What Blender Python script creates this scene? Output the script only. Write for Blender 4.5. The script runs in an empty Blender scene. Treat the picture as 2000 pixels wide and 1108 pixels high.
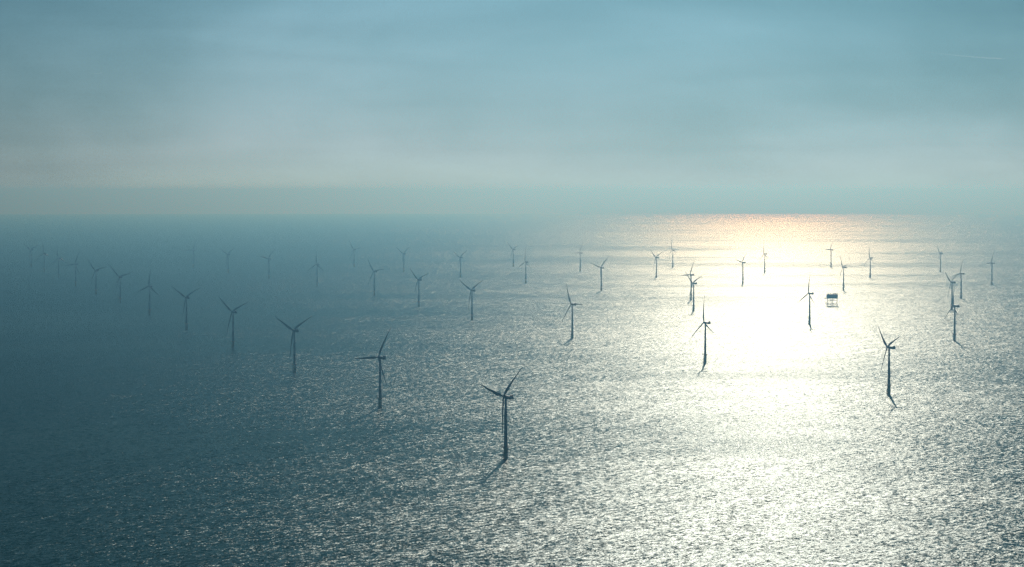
import bpy, bmesh, math, random
from mathutils import Matrix, Vector
random.seed(7)
R = math.radians
sc = bpy.context.scene
C = sc.collection

# ------------------------------------------------------------------ camera
CAM_H = 348.0                       # helicopter height above the sea
EARTH = 7.4e6                       # earth radius incl. mean refraction
F_PX = 4700.0                       # focal length in pixels of the 2000 px photograph
cam_d = bpy.data.cameras.new("camera")
cam = bpy.data.objects.new("camera", cam_d); C.objects.link(cam)
cam.location = (0, 0, CAM_H)
cam.rotation_euler = (R(90) - math.atan((554 - 372) / F_PX), 0, 0)
cam_d.sensor_fit = 'HORIZONTAL'; cam_d.sensor_width = 36.0
cam_d.lens = 36.0 * F_PX / 2000.0
cam_d.clip_start = 1.0; cam_d.clip_end = 400000.0
sc.camera = cam

# ------------------------------------------------------------------ world, sun, exposure
SKY_POW, SKY_FWD, SKY_BACK = 14.0, 1.5, 0.22
SKY_SCALE, SKY_LOW, SKY_CLOUD = 0.10, 0.95, 0.30
SKY_HAZE = (8.0, 11.4, 13.9); SKY_CREAM = (14.0, 17.8, 17.2); SKY_TINT = (0.07, 0.58, 0.66)
SUN_EL, SUN_AZ = 18.0, 6.1          # azimuth east of the view axis (+Y)
world = bpy.data.worlds.new("World"); sc.world = world
world.use_nodes = True
wn, wl = world.node_tree.nodes, world.node_tree.links
wn.clear()
w_out = wn.new('ShaderNodeOutputWorld'); w_bg = wn.new('ShaderNodeBackground')
sky = wn.new('ShaderNodeTexSky'); sky.sky_type = 'NISHITA'
sky.sun_disc = False
sky.sun_elevation = R(SUN_EL); sky.sun_rotation = R(SUN_AZ)
sky.altitude = 300; sky.air_density = 0.7; sky.dust_density = 0.3; sky.ozone_density = 3.0
w_bg.inputs['Strength'].default_value = 0.1
def wnode(t, **kw):
    n = wn.new(t)
    for k, v in kw.items(): setattr(n, k, v)
    return n
def wmath(op, a, b=None, c=None):
    n = wnode('ShaderNodeMath', operation=op)
    for i, v in enumerate((a, b, c)):
        if v is None: continue
        if isinstance(v, (int, float)): n.inputs[i].default_value = v
        else: wl.new(v, n.inputs[i])
    return n.outputs[0]
def wmix(blend, fac, a, b):
    n = wnode('ShaderNodeMix', data_type='RGBA', blend_type=blend)
    for i, v in ((0, fac), (6, a), (7, b)):
        if isinstance(v, (int, float)): n.inputs[i].default_value = v
        elif isinstance(v, tuple): n.inputs[i].default_value = v + (1,)
        else: wl.new(v, n.inputs[i])
    return n.outputs[2]
w_tc = wnode('ShaderNodeTexCoord'); w_dir = wnode('ShaderNodeVectorMath', operation='NORMALIZE')
wl.new(w_tc.outputs['Generated'], w_dir.inputs[0])
w_sep = wnode('ShaderNodeSeparateXYZ'); wl.new(w_dir.outputs[0], w_sep.inputs[0])
w_z = wmath('MAXIMUM', w_sep.outputs['Z'], 0.0)
w_dot = wnode('ShaderNodeVectorMath', operation='DOT_PRODUCT'); wl.new(w_dir.outputs[0], w_dot.inputs[0])
w_dot.inputs[1].default_value = (math.sin(R(SUN_AZ)) * math.cos(R(SUN_EL)), math.cos(R(SUN_AZ)) * math.cos(R(SUN_EL)), math.sin(R(SUN_EL)))
w_fwd = wmath('POWER', wmath('MAXIMUM', w_dot.outputs['Value'], 0.0), SKY_POW)       # haze is brighter towards the sun
w_fwd = wmath('MULTIPLY_ADD', w_fwd, SKY_FWD, SKY_BACK)
# thin drawn-out layers of high haze
w_map = wnode('ShaderNodeMapping'); w_map.inputs['Scale'].default_value = (4.0, 4.0, 10.0); w_map.inputs['Rotation'].default_value = (R(1.5), R(7), 0); w_map.inputs['Location'].default_value = (-3.43, -13.08, 1.95)
wl.new(w_dir.outputs[0], w_map.inputs['Vector'])
w_no = wnode('ShaderNodeTexNoise'); w_no.inputs['Scale'].default_value = 1.0; w_no.inputs['Detail'].default_value = 6; w_no.inputs['Roughness'].default_value = 0.5
w_no.inputs['Distortion'].default_value = 0.3
wl.new(w_map.outputs[0], w_no.inputs['Vector'])
w_cl = wnode('ShaderNodeMapRange'); w_cl.inputs['From Min'].default_value = 0.3; w_cl.inputs['From Max'].default_value = 0.7
w_cl.inputs['To Min'].default_value = 0.0; w_cl.inputs['To Max'].default_value = 1.0
wl.new(w_no.outputs[0], w_cl.inputs['Value'])
w_low = wmath('EXPONENT', wmath('MULTIPLY', w_z, -1.0 / SKY_SCALE))                  # haze layer thins with elevation
w_fac = wmath('MULTIPLY', w_low, SKY_LOW)
w_fac = wmath('ADD', w_fac, wmath('MULTIPLY', wmath('MULTIPLY', w_cl.outputs[0], SKY_CLOUD), wmath('EXPONENT', wmath('MULTIPLY', w_z, -6.0)))); 
w_fac = wmath('MINIMUM', w_fac, 1.0)
w_hz = wnode('ShaderNodeVectorMath', operation='SCALE'); wl.new(wmix('MIX', wmath('EXPONENT', wmath('MULTIPLY', w_z, -1.0 / 0.030)), SKY_HAZE, SKY_CREAM), w_hz.inputs[0]); wl.new(w_fwd, w_hz.inputs['Scale'])
w_blue = wmix('MULTIPLY', 1.0, sky.outputs[0], SKY_TINT)
w_hi = wmix('MIX', w_fac, w_blue, w_hz.outputs[0])
w_sc = wnode('ShaderNodeMapRange'); w_sc.inputs['From Min'].default_value = 0.3; w_sc.inputs['From Max'].default_value = 0.72
w_sc.inputs['To Min'].default_value = 0.70; w_sc.inputs['To Max'].default_value = 1.22; wl.new(w_no.outputs[0], w_sc.inputs['Value'])
w_map2 = wnode('ShaderNodeMapping'); w_map2.inputs['Scale'].default_value = (5.0, 5.0, 75.0); w_map2.inputs['Rotation'].default_value = (0, R(-4), 0)
w_no2 = wnode('ShaderNodeTexNoise'); w_no2.inputs['Scale'].default_value = 1.0; w_no2.inputs['Detail'].default_value = 5; w_no2.inputs['Distortion'].default_value = 0.6
wl.new(w_dir.outputs[0], w_map2.inputs['Vector']); wl.new(w_map2.outputs[0], w_no2.inputs['Vector'])
w_st = wmath('MULTIPLY', w_sc.outputs[0], wmath('MULTIPLY_ADD', w_no2.outputs[0], 0.24, 0.88))     # fine drawn-out streaks
w_fin = wnode('ShaderNodeVectorMath', operation='SCALE'); wl.new(w_hi, w_fin.inputs[0]); wl.new(w_st, w_fin.inputs['Scale'])
wl.new(w_fin.outputs[0], w_bg.inputs[0]); wl.new(w_bg.outputs[0], w_out.inputs[0])

sun_d = bpy.data.lights.new("sun", 'SUN'); sun = bpy.data.objects.new("sun", sun_d); C.objects.link(sun)
sun_d.energy = 2.0; sun_d.angle = R(0.53); sun_d.color = (1.0, 0.94, 0.885)
sd = Vector((math.sin(R(SUN_AZ)) * math.cos(R(SUN_EL)), math.cos(R(SUN_AZ)) * math.cos(R(SUN_EL)), math.sin(R(SUN_EL))))
sun.rotation_euler = sd.to_track_quat('Z', 'Y').to_euler()
sun.location = (0, 0, 2000)

sc.view_settings.view_transform = 'Standard'; sc.view_settings.look = 'None'
sc.view_settings.exposure = -1.48; sc.view_settings.gamma = 1.0
sc.view_settings.use_curve_mapping = False
sc.cycles.use_denoising = True; sc.cycles.denoiser = 'OPENIMAGEDENOISE'; sc.cycles.denoising_prefilter = 'NONE'; sc.cycles.denoising_input_passes = 'RGB_ALBEDO_NORMAL'
sc.cycles.max_bounces = 4; sc.cycles.volume_bounces = 0
sc.cycles.glossy_bounces = 2; sc.cycles.diffuse_bounces = 2
sc.cycles.transparent_max_bounces = 16
sc.cycles.sample_clamp_indirect = 4.0

# ------------------------------------------------------------------ helpers
def tag(o, label=None, cat=None, group=None, kind=None):
    if label: o['label'] = label
    if cat: o['category'] = cat
    if group: o['group'] = group
    if kind: o['kind'] = kind
    return o

def obj(name, bm, mat, parent=None, smooth=False):
    bmesh.ops.recalc_face_normals(bm, faces=bm.faces); me = bpy.data.meshes.new(name); bm.to_mesh(me); bm.free()
    me.materials.append(mat)
    if smooth:
        for p in me.polygons: p.use_smooth = True
    o = bpy.data.objects.new(name, me); C.objects.link(o)
    if parent: o.parent = parent
    return o

def add_box(bm, c, s, rot=None):
    m = Matrix.Translation(c) @ (rot.to_4x4() if rot else Matrix()) @ Matrix.Diagonal((s[0], s[1], s[2], 1))
    return bmesh.ops.create_cube(bm, size=1, matrix=m)['verts']

def add_tube(bm, a, b, r1, r2=None, n=10, cap=True):
    a, b = Vector(a), Vector(b); r2 = r1 if r2 is None else r2
    d = b - a; q = d.to_track_quat('Z', 'Y').to_matrix().to_4x4()
    m = Matrix.Translation((a + b) / 2) @ q
    bmesh.ops.create_cone(bm, cap_ends=cap, segments=n, radius1=r1, radius2=r2, depth=d.length, matrix=m)

def add_lathe(bm, prof, n=24, mat=None):
    rings = []
    for (r, z) in prof:
        rings.append([bm.verts.new((r * math.cos(2 * math.pi * i / n), r * math.sin(2 * math.pi * i / n), z)) for i in range(n)])
    for a, b in zip(rings, rings[1:]):
        for i in range(n):
            bm.faces.new((a[i], a[(i + 1) % n], b[(i + 1) % n], b[i]))
    bm.faces.new(list(reversed(rings[0]))); bm.faces.new(rings[-1])
    if mat: bmesh.ops.transform(bm, matrix=mat, verts=bm.verts)

def loft(bm, loops):
    rings = [[bm.verts.new(p) for p in l] for l in loops]
    n = len(rings[0])
    for a, b in zip(rings, rings[1:]):
        for i in range(n):
            bm.faces.new((a[i], a[(i + 1) % n], b[(i + 1) % n], b[i]))
    bm.faces.new(list(reversed(rings[0]))); bm.faces.new(rings[-1])

def N(nt, typ, **kw):
    n = nt.nodes.new(typ)
    for k, v in kw.items(): setattr(n, k, v)
    return n

def paint(name, col, rough=0.45, var=0.12, scale=0.6, metal=0.0):
    m = bpy.data.materials.new(name); m.use_nodes = True
    nt = m.node_tree; b = nt.nodes['Principled BSDF']
    tc = N(nt, 'ShaderNodeTexCoord'); mp = N(nt, 'ShaderNodeMapping'); mp.inputs['Scale'].default_value = (1, 1, 0.25)
    no = N(nt, 'ShaderNodeTexNoise'); no.inputs['Scale'].default_value = scale; no.inputs['Detail'].default_value = 5
    cr = N(nt, 'ShaderNodeValToRGB')
    cr.color_ramp.elements[0].position = 0.3; cr.color_ramp.elements[1].position = 0.7
    cr.color_ramp.elements[0].color = tuple(c * (1 - var) for c in col) + (1,)
    cr.color_ramp.elements[1].color = tuple(min(1, c * (1 + var * 0.4)) for c in col) + (1,)
    nt.links.new(tc.outputs['Object'], mp.inputs['Vector']); nt.links.new(mp.outputs[0], no.inputs['Vector'])
    nt.links.new(no.outputs[0], cr.inputs[0]); nt.links.new(cr.outputs[0], b.inputs['Base Color'])
    b.inputs['Roughness'].default_value = rough; b.inputs['Metallic'].default_value = metal
    return m

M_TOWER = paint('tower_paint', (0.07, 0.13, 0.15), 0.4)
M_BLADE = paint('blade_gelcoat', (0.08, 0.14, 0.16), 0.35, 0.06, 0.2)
M_YELLOW = paint('transition_yellow', (0.34, 0.25, 0.03), 0.5, 0.3, 0.5)
M_STEEL = paint('galvanised_steel', (0.25, 0.26, 0.27), 0.5, 0.2, 2.0)
M_DARK = paint('dark_vent', (0.06, 0.065, 0.07), 0.6, 0.2, 1.0)
M_CLAD = paint('platform_cladding', (0.30, 0.33, 0.36), 0.5, 0.15, 0.3)
M_HULL = paint('hull_paint', (0.08, 0.09, 0.12), 0.5, 0.2, 0.05)

# ------------------------------------------------------------------ sea
def sea_material():
    m = bpy.data.materials.new('sea_water'); m.use_nodes = True
    nt = m.node_tree; nt.nodes.clear(); L = nt.links.new
    out = N(nt, 'ShaderNodeOutputMaterial')
    tc = N(nt, 'ShaderNodeTexCoord')
    def vm(op, a, b=None):
        n = N(nt, 'ShaderNodeVectorMath', operation=op)
        for i, s in enumerate((a, b)):
            if s is None: continue
            if isinstance(s, (tuple, list)): n.inputs[i].default_value = s
            else: L(s, n.inputs[i])
        return n
    def ma(op, a, b=None, c=None, clamp=False):
        n = N(nt, 'ShaderNodeMath', operation=op); n.use_clamp = clamp
        for i, s in enumerate((a, b, c)):
            if s is None: continue
            if isinstance(s, (int, float)): n.inputs[i].default_value = s
            else: L(s, n.inputs[i])
        return n.outputs[0]
    def field(wavelen, stretch, ang, detail, rough, w, lac=2.0):
        mp = N(nt, 'ShaderNodeMapping'); mp.vector_type = 'TEXTURE'
        mp.inputs['Rotation'].default_value = (0, 0, R(ang))
        mp.inputs['Scale'].default_value = (wavelen * stretch, wavelen, wavelen)
        mp.inputs['Location'].default_value = (w * 71.3, w * 37.7, 0)
        L(tc.outputs['Object'], mp.inputs['Vector'])
        no = N(nt, 'ShaderNodeTexNoise', noise_dimensions='2D')
        no.inputs['Scale'].default_value = 1.0; no.inputs['Detail'].default_value = detail
        no.inputs['Roughness'].default_value = rough; no.inputs['Lacunarity'].default_value = lac
        L(mp.outputs[0], no.inputs['Vector'])
        return no
    # slopes: wind sea with crests along the wind's normal, plus a crossing swell and short chop
    swell = field(SW[0], 3.2, 60, 2, 0.5, 1)
    sea = field(SW[1], 2.0, 57, 3, 0.75, 2)
    chop = field(SW[2], 1.2, 20, 2, 0.8, 3)
    gust = field(900, 2.6, 4, 3, 0.55, 4)
    gust2 = field(170, 2.4, 30, 3, 0.6, 5)
    def slope(n, gx, gy):
        c = vm('SUBTRACT', n.outputs['Color'], (0.5, 0.5, 0.5))
        return vm('MULTIPLY', c.outputs[0], (gx, gy, 0)).outputs[0]
    s = vm('ADD', slope(swell, *SG[0]), slope(sea, *SG[1])).outputs[0]
    ch = slope(chop, *SG[2])
    # gust patches make the chop rougher or calmer
    g1 = N(nt, 'ShaderNodeMapRange'); g1.inputs['From Min'].default_value = 0.36; g1.inputs['From Max'].default_value = 0.60
    g1.inputs['To Min'].default_value = GU[0]; g1.inputs['To Max'].default_value = GU[1]
    L(gust.outputs[0], g1.inputs['Value'])
    g2 = N(nt, 'ShaderNodeMapRange'); g2.inputs['From Min'].default_value = 0.3; g2.inputs['From Max'].default_value = 0.7
    g2.inputs['To Min'].default_value = GU[2]; g2.inputs['To Max'].default_value = GU[3]
    L(gust2.outputs[0], g2.inputs['Value'])
    g = ma('MULTIPLY', g1.outputs[0], g2.outputs[0])
    tot = vm('ADD', s, ch).outputs[0]
    gs = N(nt, 'ShaderNodeVectorMath', operation='SCALE'); L(tot, gs.inputs[0]); L(g, gs.inputs['Scale'])
    geo = N(nt, 'ShaderNodeNewGeometry')
    nrm = vm('NORMALIZE', vm('ADD', geo.outputs['Normal'], gs.outputs[0]).outputs[0]).outputs[0]
    rough = ma('MULTIPLY', g, RO)
    gl = N(nt, 'ShaderNodeBsdfAnisotropic'); gl.distribution = 'BECKMANN'
    gl.inputs['Color'].default_value = (0.29, 0.335, 0.33, 1)
    L(rough, gl.inputs['Roughness']); L(nrm, gl.inputs['Normal'])
    df = N(nt, 'ShaderNodeBsdfDiffuse'); df.inputs['Color'].default_value = WATER + (1,)
    fr = N(nt, 'ShaderNodeFresnel'); fr.inputs['IOR'].default_value = 1.34; L(nrm, fr.inputs['Normal'])
    mx = N(nt, 'ShaderNodeMixShader'); L(fr.outputs[0], mx.inputs[0]); L(df.outputs[0], mx.inputs[1]); L(gl.outputs[0], mx.inputs[2])
    L(mx.outputs[0], out.inputs['Surface'])
    return m
SW = (30.0, 6.8, 2.2)
SG = ((0.26, 0.22), (1.22, 1.0), (1.30, 1.05))
GU = (0.86, 1.06, 0.97, 1.04)
RO = 0.335
WATER = (0.0, 0.115, 0.085)

def build_sea():
    n = 360
    radii = [0]
    r = 60.0
    while r < 90000: radii.append(r); r *= 1.09 if r < 9000 else 1.025
    radii.append(90000)
    vs = [(0, 0, 0)]; fs = []
    for r in radii[1:]:
        z = -r * r / (2 * EARTH)
        for i in range(n):
            a = 2 * math.pi * i / n; vs.append((r * math.sin(a), r * math.cos(a), z))
    for i in range(n): fs.append((0, 1 + (i + 1) % n, 1 + i))
    for k in range(len(radii) - 2):
        a = 1 + k * n; b = a + n
        for i in range(n):
            j = (i + 1) % n; fs.append((a + i, a + j, b + j, b + i))
    me = bpy.data.meshes.new('sea'); me.from_pydata(vs, [], fs); me.materials.append(sea_material())
    for p in me.polygons: p.use_smooth = True
    o = bpy.data.objects.new('sea', me); C.objects.link(o); tag(o, kind='structure')
    return o
build_sea()

def ground(x, y): return Vector((x, y, -(x * x + y * y) / (2 * EARTH)))

# ------------------------------------------------------------------ wind turbines
HUB = 81.0; TILT = R(6)
def make_turbine():
    root = bpy.data.objects.new('wind_turbine', None); C.objects.link(root)
    # transition piece (down through the water line)
    bm = bmesh.new()
    add_lathe(bm, [(2.75, -6), (2.75, 8.0), (2.9, 8.2), (2.9, 9.0), (2.75, 9.2), (2.75, 15.6)], 24)
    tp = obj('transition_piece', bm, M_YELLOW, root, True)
    # boat landing: two fender tubes, rungs, stand-offs
    bm = bmesh.new()
    for s in (-0.9, 0.9):
        add_tube(bm, (3.9, s, -4), (3.9, s, 9.5), 0.28, n=8)
        for z in (1.5, 5.0, 8.8): add_tube(bm, (2.4, s * 0.8, z), (3.9, s, z), 0.2, n=6)
    for k in range(14): add_tube(bm, (3.7, -0.9, -1 + k * 0.75), (3.7, 0.9, -1 + k * 0.75), 0.06, n=5)
    obj('boat_landing', bm, M_YELLOW, tp)
    bm = bmesh.new()
    for s in (-0.3, 0.3): add_tube(bm, (2.95, s, 6), (2.95, s, 15.8), 0.08, n=6)
    for k in range(13): add_tube(bm, (2.95, -0.3, 6.3 + k * 0.75), (2.95, 0.3, 6.3 + k * 0.75), 0.04, n=5)
    obj('ladder', bm, M_STEEL, tp)
    # service platform with laydown area
    bm = bmesh.new()
    add_lathe(bm, [(4.7, 15.6), (4.9, 15.75), (4.9, 16.05), (4.7, 16.1)], 24)
    add_box(bm, (4.6, 0, 15.8), (3.2, 4.6, 0.42))
    for k in range(6):
        a = k * math.pi / 3; add_tube(bm, (2.45 * math.cos(a), 2.45 * math.sin(a), 13.4), (4.5 * math.cos(a), 4.5 * math.sin(a), 15.6), 0.14, n=6)
    pf = obj('platform', bm, M_YELLOW, root)
    bm = bmesh.new()
    pts = []
    for k in range(24):
        a = 2 * math.pi * (k + 0.5) / 24
        if abs(math.atan2(math.sin(a), math.cos(a))) < 0.5: continue
        pts.append((4.8 * math.cos(a), 4.8 * math.sin(a)))
    pts = [(4.4, 2.2), (6.1, 2.2), (6.1, -2.2), (4.4, -2.2)][::-1] + sorted(pts, key=lambda p: math.atan2(p[1], p[0]) % (2 * math.pi))
    for p, q in zip(pts, pts[1:] + pts[:1]):
        add_tube(bm, (p[0], p[1], 16.1), (p[0], p[1], 17.3), 0.05, n=5)
        for z in (16.7, 17.3): add_tube(bm, (p[0], p[1], z), (q[0], q[1], z), 0.05, n=5)
    obj('railing', bm, M_STEEL, pf)
    bm = bmesh.new()
    add_tube(bm, (4.9, 1.4, 16), (4.9, 1.4, 19.2), 0.17, n=8); add_tube(bm, (4.9, 1.4, 19.1), (7.2, 1.4, 20.0), 0.12, n=6)
    obj('davit_crane', bm, M_YELLOW, pf)
    # tower
    bm = bmesh.new()
    prof = [(2.45, 16.0)]
    z0, z1, r0, r1 = 16.0, 78.9, 2.45, 1.45
    for z in (35.5, 57.0):
        rr = r0 + (r1 - r0) * (z - z0) / (z1 - z0)
        prof += [(rr, z - 0.15), (rr + 0.05, z - 0.12), (rr + 0.05, z + 0.12), (rr, z + 0.15)]
    prof += [(r1, z1)]
    add_lathe(bm, prof, 28)
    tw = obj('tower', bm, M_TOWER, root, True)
    bm = bmesh.new(); add_box(bm, (0, -2.27, 17.6), (1.0, 0.12, 2.4)); obj('door', bm, M_DARK, tw)
    # nacelle, tilted with the rotor axis
    RY = Matrix.Translation((0, 0, HUB)) @ Matrix.Rotation(-TILT, 4, 'Y')
    bm = bmesh.new()
    def sect(x, w, zb, zt, c):
        p = [(-w, zb + c), (-w + c, zb), (w - c, zb), (w, zb + c), (w, zt - c), (w - c, zt), (-w + c, zt), (-w, zt - c)]
        return [(x, a, b) for a, b in p]
    loft(bm, [sect(1.9, 1.3, -1.4, 1.3, 0.6), sect(1.3, 1.9, -1.95, 1.8, 0.5), sect(-1, 2.0, -2.1, 1.95, 0.4),
              sect(-8.8, 2.0, -2.1, 2.0, 0.4), sect(-11.0, 1.9, -1.6, 1.9, 0.5), sect(-11.4, 1.5, -1.1, 1.6, 0.5)])
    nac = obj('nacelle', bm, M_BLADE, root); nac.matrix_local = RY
    bm = bmesh.new()
    add_box(bm, (-9.2, 0, 2.95), (1.5, 3.9, 1.9)); add_box(bm, (-7.9, 1.7, 2.6), (1.2, 0.2, 1.2)); add_box(bm, (-7.9, -1.7, 2.6), (1.2, 0.2, 1.2))
    obj('cooler', bm, M_STEEL, nac)
    bm = bmesh.new()
    for s in (-1, 1): add_tube(bm, (-9.4, s, 3.8), (-9.4, s, 5.2), 0.06, n=5)
    add_tube(bm, (-9.4, -1, 4.6), (-9.4, 1, 4.6), 0.05, n=5)
    obj('weather_mast', bm, M_STEEL, nac)
    # hub / spinner
    bm = bmesh.new()
    add_lathe(bm, [(1.35, 1.95), (1.75, 2.3), (1.85, 3.4), (1.75, 4.5), (1.35, 5.4), (0.7, 6.0), (0.15, 6.2)], 20, Matrix.Rotation(R(90), 4, 'Y'))
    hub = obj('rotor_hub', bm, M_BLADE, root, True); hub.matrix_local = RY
    # blade along +Z, upwind +X
    st = [(1.4, 2.0, 1.0, 14), (3.5, 2.0, 1.0, 14), (6, 2.7, 0.62, 14), (9, 3.6, 0.40, 12), (12, 3.9, 0.33, 10), (16, 3.6, 0.28, 8), (22, 3.0, 0.25, 5.5),
          (29, 2.4, 0.22, 3.5), (36, 1.9, 0.20, 2), (43, 1.45, 0.19, 1), (49, 1.1, 0.18, 0.2), (53, 0.8, 0.17, 0), (55.3, 0.45, 0.17, 0), (56, 0.12, 0.17, 0)]
    loops = []
    for r, c, th, tw_ in st:
        c *= 1.2 if r > 3.5 else 1.05
        t = R(tw_ + 3); lp = []
        for k in range(12):
            a = 2 * math.pi * k / 12
            ch = -(0.5 * math.cos(a)) * c
            k2 = (1 - th)
            ch += k2 * 0.18 * c
            tk = 0.5 * c * th * math.sin(a) * (1 - 0.45 * k2 * (0.5 - 0.5 * -math.cos(a)))
            off = 0.13 * r - 0.0016 * r * r
            lp.append((tk * math.cos(t) + ch * math.sin(t) + off, ch * math.cos(t) - tk * math.sin(t), r))
        loops.append(lp)
    bm = bmesh.new(); loft(bm, loops)
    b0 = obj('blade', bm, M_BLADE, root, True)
    blades = [b0]
    for i in (1, 2):
        b = b0.copy(); C.objects.link(b); b.parent = root; blades.append(b)
    return root, RY

proto, RY = make_turbine()
def tree_copy(o, parent=None):
    c = o.copy(); C.objects.link(c); c.parent = parent
    for ch in list(o.children): tree_copy(ch, c)
    return c

TURBINES = [
 # x, y, rotor plane azimuth, rotor phase, label
 (-8.1, 3112.5, 34, 50, "nearest and largest turbine, at the bottom centre with a broad soft shadow on the water"),
 (-211.8, 3854.6, 40, 30, "second turbine of the left diagonal row, one blade pointing left almost level"),
 (-416.9, 4602.9, 44, 62, "third turbine of the left diagonal row, blades in a wide V over dark teal water"),
 (-617.6, 5320.6, 38, 70, "fourth turbine of the left diagonal row, left raised blade steep, right one flatter"),
 (-819.2, 6047.8, 44, 64, "fifth turbine of the left diagonal row, blades in a wide V in blue haze"),
 (-1021.7, 6777.7, 46, 6, "sixth turbine of the left diagonal row, one blade upright and two splayed down"),
 (-1225.3, 7515.9, 46, 76, "seventh turbine of the left diagonal row, long right blade sloping only slightly upward"),
 (-1409.3, 8146.6, 38, 78, "eighth turbine of the left diagonal row, left blade raised steeply, fifth from left edge"),
 (-1611.8, 8884.6, 36, 24, "ninth turbine of the left diagonal row, left blade nearly level, deep in haze"),
 (-1835.0, 9736.7, 40, 112, "tenth turbine of the left diagonal row, faint in haze, third from left edge"),
 (-2032.3, 10449.3, 42, 114, "eleventh turbine of the left diagonal row, very faint, second from left edge"),
 (-2235.2, 11182.3, 42, 66, "leftmost turbine of all, a pale V rotor almost lost in the haze"),
 (644.6, 4105.6, 34, 74, "large turbine at lower right with curved blades and a crisp rotor shadow on bright water"),
 (393.1, 4885.8, 33, 116, "larger turbine in the brightest glitter, one blade straight up and two splayed down"),
 (142.6, 5686.1, 36, 94, "turbine right of centre with one blade lying level behind its nacelle"),
 (-108.1, 6490.8, 41, 62, "mid distance turbine above the nearest one, V rotor, shadow running left on silver water"),
 (-282.4, 7283.3, 36, 72, "second of three V rotors descending rightward left of centre, with steep left blade"),
 (-461.3, 8058.2, 40, 84, "turbine left of centre above the level-bladed one, its right blade almost level"),
 (-717.8, 8856.5, 38, 0, "turbine left of centre with one blade exactly upright and two splayed, on blue water"),
 (-971.6, 9615.4, 38, 44, "hazy turbine in the left half with its third blade hidden behind the tower"),
 (-1217.8, 10315.9, 38, 60, "hazy left half turbine with a symmetric V rotor, directly above the fourth diagonal one"),
 (-1470.4, 11098.2, 38, 28, "faint lone turbine far off in the left haze, one blade level to the left"),
 (1031.8, 5600.8, 30, 118, "front and darkest of the three clustered turbines near the right edge"),
 (780.4, 6301.9, 35, 4, "turbine directly left of the substation platform with an upright blade"),
 (528.9, 6999.6, 36, 70, "front turbine of the overlapping pair right of centre, blades in a wide V"),
 (576.5, 7737.5, 34, 28, "rear turbine of the overlapping pair right of centre, one blade up"),
 (314.7, 8460.0, 42, 48, "turbine right of centre, its left blade sloping gently down to the hub, short shadow"),
 (52.7, 9168.8, 36, 0, "small turbine just right of centre with one blade upright, on silvery water"),
 (-209.9, 9801.7, 38, 60, "small V rotor turbine directly above the mid distance one left of centre"),
 (-470.4, 10461.7, 36, 60, "small distant V rotor turbine on pale blue water left of centre, in farthest group"),
 (-733.2, 11172.3, 38, 84, "tiny hazed turbine left of centre in the farthest group, one blade level right"),
 (1294.3, 7072.0, 34, 66, "left turbine of the three clustered near the right edge, with a V rotor"),
 (1465.7, 7845.7, 32, 22, "rear right turbine of the three clustered near the right edge, one blade upright"),
 (1172.5, 8502.4, 28, 84, "turbine directly behind and right of the substation platform"),
 (874.6, 9108.8, 34, 44, "turbine in the white glitter with its shadow falling straight toward the viewer"),
 (588.7, 9802.3, 36, 68, "distant turbine at the left rim of the white glitter with a V rotor"),
 (299.8, 10565.1, 34, 30, "distant turbine right of centre on cream water, one blade level left, one up"),
 (6.5, 11234.1, 38, 68, "tiny turbine of the farthest group at the very middle of the picture"),
 (1800.3, 9020.3, 32, 30, "rightmost turbine of all, one blade up and one level to the left"),
 (1453.4, 9758.0, 34, 110, "distant turbine on the right rim of the white glitter, upright blade, short shadow"),
 (1093.8, 10409.3, 30, 112, "distant slim turbine in the middle of the golden white glitter, one blade upright"),
 (743.1, 11117.9, 32, 106, "farthest group turbine at the left of the golden water, one blade up"),
 (1864.9, 10468.5, 32, 76, "distant turbine near the right edge, alone above left of the cluster of three"),
 (1482.6, 11176.0, 32, 32, "farthest group turbine at the right of the golden water, one blade level left"),
]
for i, (x, y, az, ph, label) in enumerate(TURBINES):
    t = proto if i == 0 else tree_copy(proto)
    t.location = ground(x, y); t.rotation_euler = (0, 0, R(180 - az))
    k = 0
    for ch in t.children:
        if ch.name.startswith('blade'):
            ch.matrix_local = RY @ Matrix.Translation((3.4, 0, 0)) @ Matrix.Rotation(R(ph + 120 * k), 4, 'X'); k += 1
    tag(t, label, 'wind turbine', 'turbines of the offshore wind farm')

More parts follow.
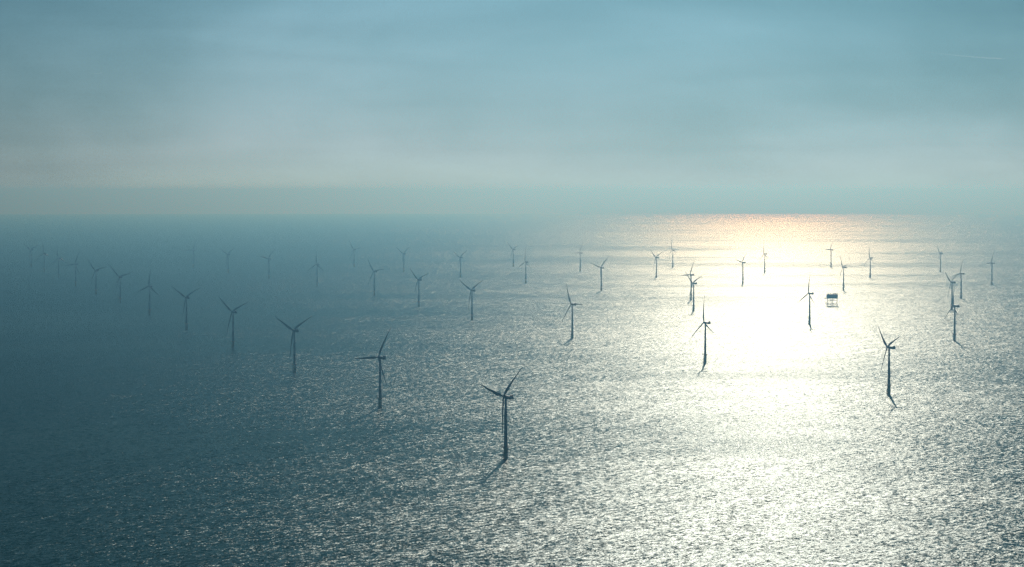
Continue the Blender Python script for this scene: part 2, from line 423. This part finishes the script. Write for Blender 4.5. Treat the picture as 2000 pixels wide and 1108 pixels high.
# ------------------------------------------------------------------ offshore substation
def make_substation():
    root = bpy.data.objects.new('offshore_substation', None); C.objects.link(root)
    root.location = ground(978.0, 7344.0); root.rotation_euler = (0, 0, R(-6)); root.scale = (1.1, 1.1, 0.95)
    tag(root, "boxy offshore substation platform on jacket legs between two turbines in bright water", 'substation')
    XS = (-13.0, 0.0, 13.0); YS = (-9, 9); ZT = 23.0
    legs = []
    for x in XS:
        for y in YS:
            bm = bmesh.new(); add_tube(bm, (x * 1.1, y * 1.15, -8), (x, y, ZT), 0.75, 0.65, n=12)
            for z in (7, 15): add_tube(bm, (x * (1.1 - .1 * (z + 8) / 31), y * (1.15 - .15 * (z + 8) / 31), z - .6), (x * (1.1 - .1 * (z + 8) / 31), y * (1.15 - .15 * (z + 8) / 31), z + .6), 0.95, n=12)
            obj('leg', bm, M_YELLOW, root)
    def P(x, y, z):
        k = (z + 8) / 31
        return (x * (1.1 - .1 * k), y * (1.15 - .15 * k), z)
    for y in YS:
        for a, b in ((XS[0], XS[1]), (XS[1], XS[2])):
            for (z1, z2) in ((0.5, 8.5), (8.5, 0.5)):
                bm = bmesh.new(); add_tube(bm, P(a, y, z1), P(b, y, z2), 0.38, n=8); obj('brace', bm, M_YELLOW, root)
            bm = bmesh.new(); add_tube(bm, P(a, y, 17.0), P(b, y, 17.0), 0.45, n=8); obj('brace', bm, M_YELLOW, root)
    for x in XS:
        for z1, z2 in ((0.5, 8.5), (17, 17)):
            bm = bmesh.new(); add_tube(bm, P(x, YS[0], z1), P(x, YS[1], z2), 0.4, n=8); obj('brace', bm, M_YELLOW, root)
    bm = bmesh.new(); add_box(bm, (-1.5, 0, 17.9), (18, 15, 0.5))
    wk = obj('cable_deck', bm, M_STEEL, root)
    bm = bmesh.new()
    for x in (-9, -5, 4): add_tube(bm, (x, -5, -6), (x, -5, ZT), 0.35, n=8)
    obj('cable_tube', bm, M_STEEL, root)
    # boat landing on the left
    bm = bmesh.new()
    for y in (-7, -4.5):
        add_tube(bm, (-17.2, y, -4), (-17.2, y, 11), 0.35, n=8)
        for z in (2, 6, 10): add_tube(bm, (-17.2, y, z), (-13.8, y, z), 0.25, n=6)
    for k in range(10): add_tube(bm, (-17.2, -7, 0.5 + k), (-17.2, -4.5, 0.5 + k), 0.12, n=5)
    obj('boat_landing', bm, M_YELLOW, root)
    # topside: two deck levels with framing and panels
    bm = bmesh.new(); add_box(bm, (0, 0, ZT + 0.5), (33, 25, 1.0)); add_box(bm, (-19.1, -6, ZT + 0.4), (5.6, 8, 1.7))
    dk = obj('main_deck', bm, M_STEEL, root)
    bm = bmesh.new()
    for (p, q) in (((-20.5, -9.8), (-16.6, -9.8)), ((-20.5, -9.8), (-20.5, -2.2)), ((-20.5, -2.2), (-16.6, -2.2))):
        for z in (0.6, 1.2): add_tube(bm, (p[0], p[1], ZT + .85 + z), (q[0], q[1], ZT + .85 + z), 0.07, n=5)
        for (u, v) in (p, q): add_tube(bm, (u, v, ZT + .8), (u, v, ZT + 2.05), 0.07, n=5)
    obj('railing', bm, M_STEEL, dk)
    bm = bmesh.new(); add_box(bm, (0, 0, ZT + 6.5), (31.0, 23, 11.0))
    tb = obj('topside_module', bm, M_CLAD, root)
    # cladding panels standing proud, mid-height walkway, doors and louvres on the faces
    pm = None
    for s in (-1, 1):
        for k in range(8):
            for j in range(2):
                if pm is None:
                    bm = bmesh.new(); add_box(bm, (0, 0, 0), (3.5, 0.24, 4.6)); o = obj('panel', bm, M_CLAD, tb); pm = o.data
                else:
                    o = bpy.data.objects.new('panel', pm); C.objects.link(o); o.parent = tb
                o.location = (-13.3 + k * 3.8, s * 11.6, ZT + 3.9 + j * 5.3)
    bm = bmesh.new()
    for k in (1, 4, 6): add_box(bm, (-13.3 + k * 3.8, -11.78, ZT + 3.6), (2.0, 0.14, 2.6))
    obj('louvre', bm, M_DARK, tb)
    bm = bmesh.new(); add_box(bm, (0, -12.3, ZT + 6.55), (32, 1.3, 0.25)); add_box(bm, (0, 12.3, ZT + 6.55), (32, 1.3, 0.25))
    for k in range(17):
        add_tube(bm, (-16 + 2 * k, -12.85, ZT + 6.7), (-16 + 2 * k, -12.85, ZT + 7.8), 0.05, n=5)
    add_tube(bm, (-16, -12.85, ZT + 7.8), (16, -12.85, ZT + 7.8), 0.06, n=5)
    obj('walkway', bm, M_STEEL, tb)
    bm = bmesh.new(); add_box(bm, (0, 0, ZT + 12.35), (33, 25, 0.7))
    rf = obj('roof_deck', bm, M_STEEL, root)
    bm = bmesh.new()
    for k in range(12):
        for y in (-12.3, 12.3): add_tube(bm, (-16.2 + k * 2.95, y, ZT + 12.7), (-16.2 + k * 2.95, y, ZT + 13.9), 0.06, n=5)
    for y in (-12.3, 12.3): add_tube(bm, (-16.2, y, ZT + 13.9), (16.2, y, ZT + 13.9), 0.07, n=5)
    obj('railing', bm, M_STEEL, rf)
    for (x, y, sx, sy, sz) in ((-10, -4, 3, 4, 2.6), (-5, 5, 2, 5, 3.4), (-1, -4, 2.4, 4, 2.2), (3, -5, 1.8, 5, 3.6), (8.0, 3, 3.0, 5, 3.2), (12.5, -6, 2, 4, 2.4)):
        bm = bmesh.new(); add_box(bm, (x, y, ZT + 12.7 + sz / 2), (sx, sy, sz)); add_box(bm, (x, y, ZT + 12.8 + sz), (sx * .8, sy * .8, 0.3))
        obj('roof_unit', bm, M_CLAD, root)
    for (x, y, h) in ((-12, 8, 6), (-5.5, -8, 5), (5.5, 8, 7), (10.5, -9, 5)):
        bm = bmesh.new(); add_tube(bm, (x, y, ZT + 12.7), (x, y, ZT + 12.7 + h), 0.4, 0.25, n=8); obj('mast', bm, M_STEEL, root)
    bm = bmesh.new()
    add_tube(bm, (14.2, 9, ZT + 12.7), (14.2, 9, ZT + 16), 0.7, n=10); add_box(bm, (14.2, 9, ZT + 16.6), (2, 2, 1.4))
    add_tube(bm, (14.2, 9, ZT + 16.8), (1, 9.5, ZT + 15.4), 0.35, 0.2, n=6)
    obj('crane', bm, M_YELLOW, root)
make_substation()

# ------------------------------------------------------------------ distant ship on the horizon
def make_ship():
    root = bpy.data.objects.new('cargo_ship', None); C.objects.link(root)
    root.location = ground(1790, 60000); tag(root, "long low cargo ship, a faint dark sliver on the horizon right of centre", 'ship')
    bm = bmesh.new()
    def sec(x, w, b, t): return [(x, -w, t), (x, -w * .85, b), (x, w * .85, b), (x, w, t)]
    loft(bm, [sec(-130, 1, 2, 17), sec(-120, 12, -6, 16), sec(-90, 18, -9, 15), (sec(90, 18, -9, 15)), sec(118, 14, -7, 15), sec(128, 10, 0, 16)])
    obj('hull', bm, M_HULL, root)
    bm = bmesh.new(); add_box(bm, (100, 0, 25), (18, 30, 20)); add_box(bm, (99, 0, 36.5), (12, 34, 3)); obj('superstructure', bm, M_TOWER, root)
    bm = bmesh.new(); add_box(bm, (113, 0, 29), (7, 9, 28)); obj('funnel', bm, M_HULL, root)
    for k in range(7):
        bm = bmesh.new(); add_box(bm, (-95 + k * 26, 0, 18.5), (20, 28, 7)); obj('hatch', bm, M_CLAD, root)
make_ship()

# ------------------------------------------------------------------ contrails
def contrail_material():
    m = bpy.data.materials.new('contrail_ice'); m.use_nodes = True
    nt = m.node_tree; nt.nodes.clear(); L = nt.links.new
    out = N(nt, 'ShaderNodeOutputMaterial'); v = N(nt, 'ShaderNodeVolumeScatter')   # ice crystals scatter strongly forward
    v.inputs['Color'].default_value = (1, 1, 1, 1); v.inputs['Density'].default_value = 0.0018; v.inputs['Anisotropy'].default_value = 0.9
    L(v.outputs[0], out.inputs['Volume'])
    return m
M_TRAIL = contrail_material()
def contrail(a, b, rad, label):
    bm = bmesh.new(); n = 12; a, b = Vector(a), Vector(b); loops = []
    mid = (a + b) / 2; ax = (b - a).normalized(); s = ax.cross(Vector((0, 0, 1))).normalized(); u = s.cross(ax)
    for i in range(n + 1):
        t = i / n; c = a.lerp(b, t) - mid + u * (-55 * math.sin(math.pi * t)) 
        r = rad * (0.25 + 0.9 * t) * (0.15 if i in (0, n) else 1)
        loops.append([c + s * (r * math.cos(k * math.pi / 4)) + u * (r * math.sin(k * math.pi / 4)) for k in range(8)])
    loft(bm, loops); o = obj('contrail', bm, M_TRAIL, None, True); o.location = mid
    tag(o, label, 'contrail'); return o
contrail((20290, 120000, 7270), (24800, 121000, 6930), 42, "long thin white contrail slanting down to the right in the upper right sky")
contrail((-21100, 120000, 6220), (-20400, 120300, 6215), 30, "short faint contrail dash in the upper left sky")

# ------------------------------------------------------------------ haze
def make_haze():
    bm = bmesh.new(); top = CAM_H + 45; bot = -560
    add_box(bm, (0, 0, (top + bot) / 2), (190000, 190000, top - bot))
    m = bpy.data.materials.new('sea_haze'); m.use_nodes = True
    nt = m.node_tree; nt.nodes.clear(); out = N(nt, 'ShaderNodeOutputMaterial')
    v = N(nt, 'ShaderNodeVolumePrincipled')
    v.inputs['Color'].default_value = HAZE_COL + (1,)
    v.inputs['Absorption Color'].default_value = (0.79, 1.0, 1, 1)
    v.inputs['Density'].default_value = HAZE_D; v.inputs['Anisotropy'].default_value = HAZE_G
    nt.links.new(v.outputs[0], out.inputs['Volume'])
    o = obj('haze', bm, m); tag(o, kind='stuff')
HAZE_D = 11.8e-5; HAZE_G = 0.80; HAZE_COL = (0.21, 0.52, 0.76)
make_haze()
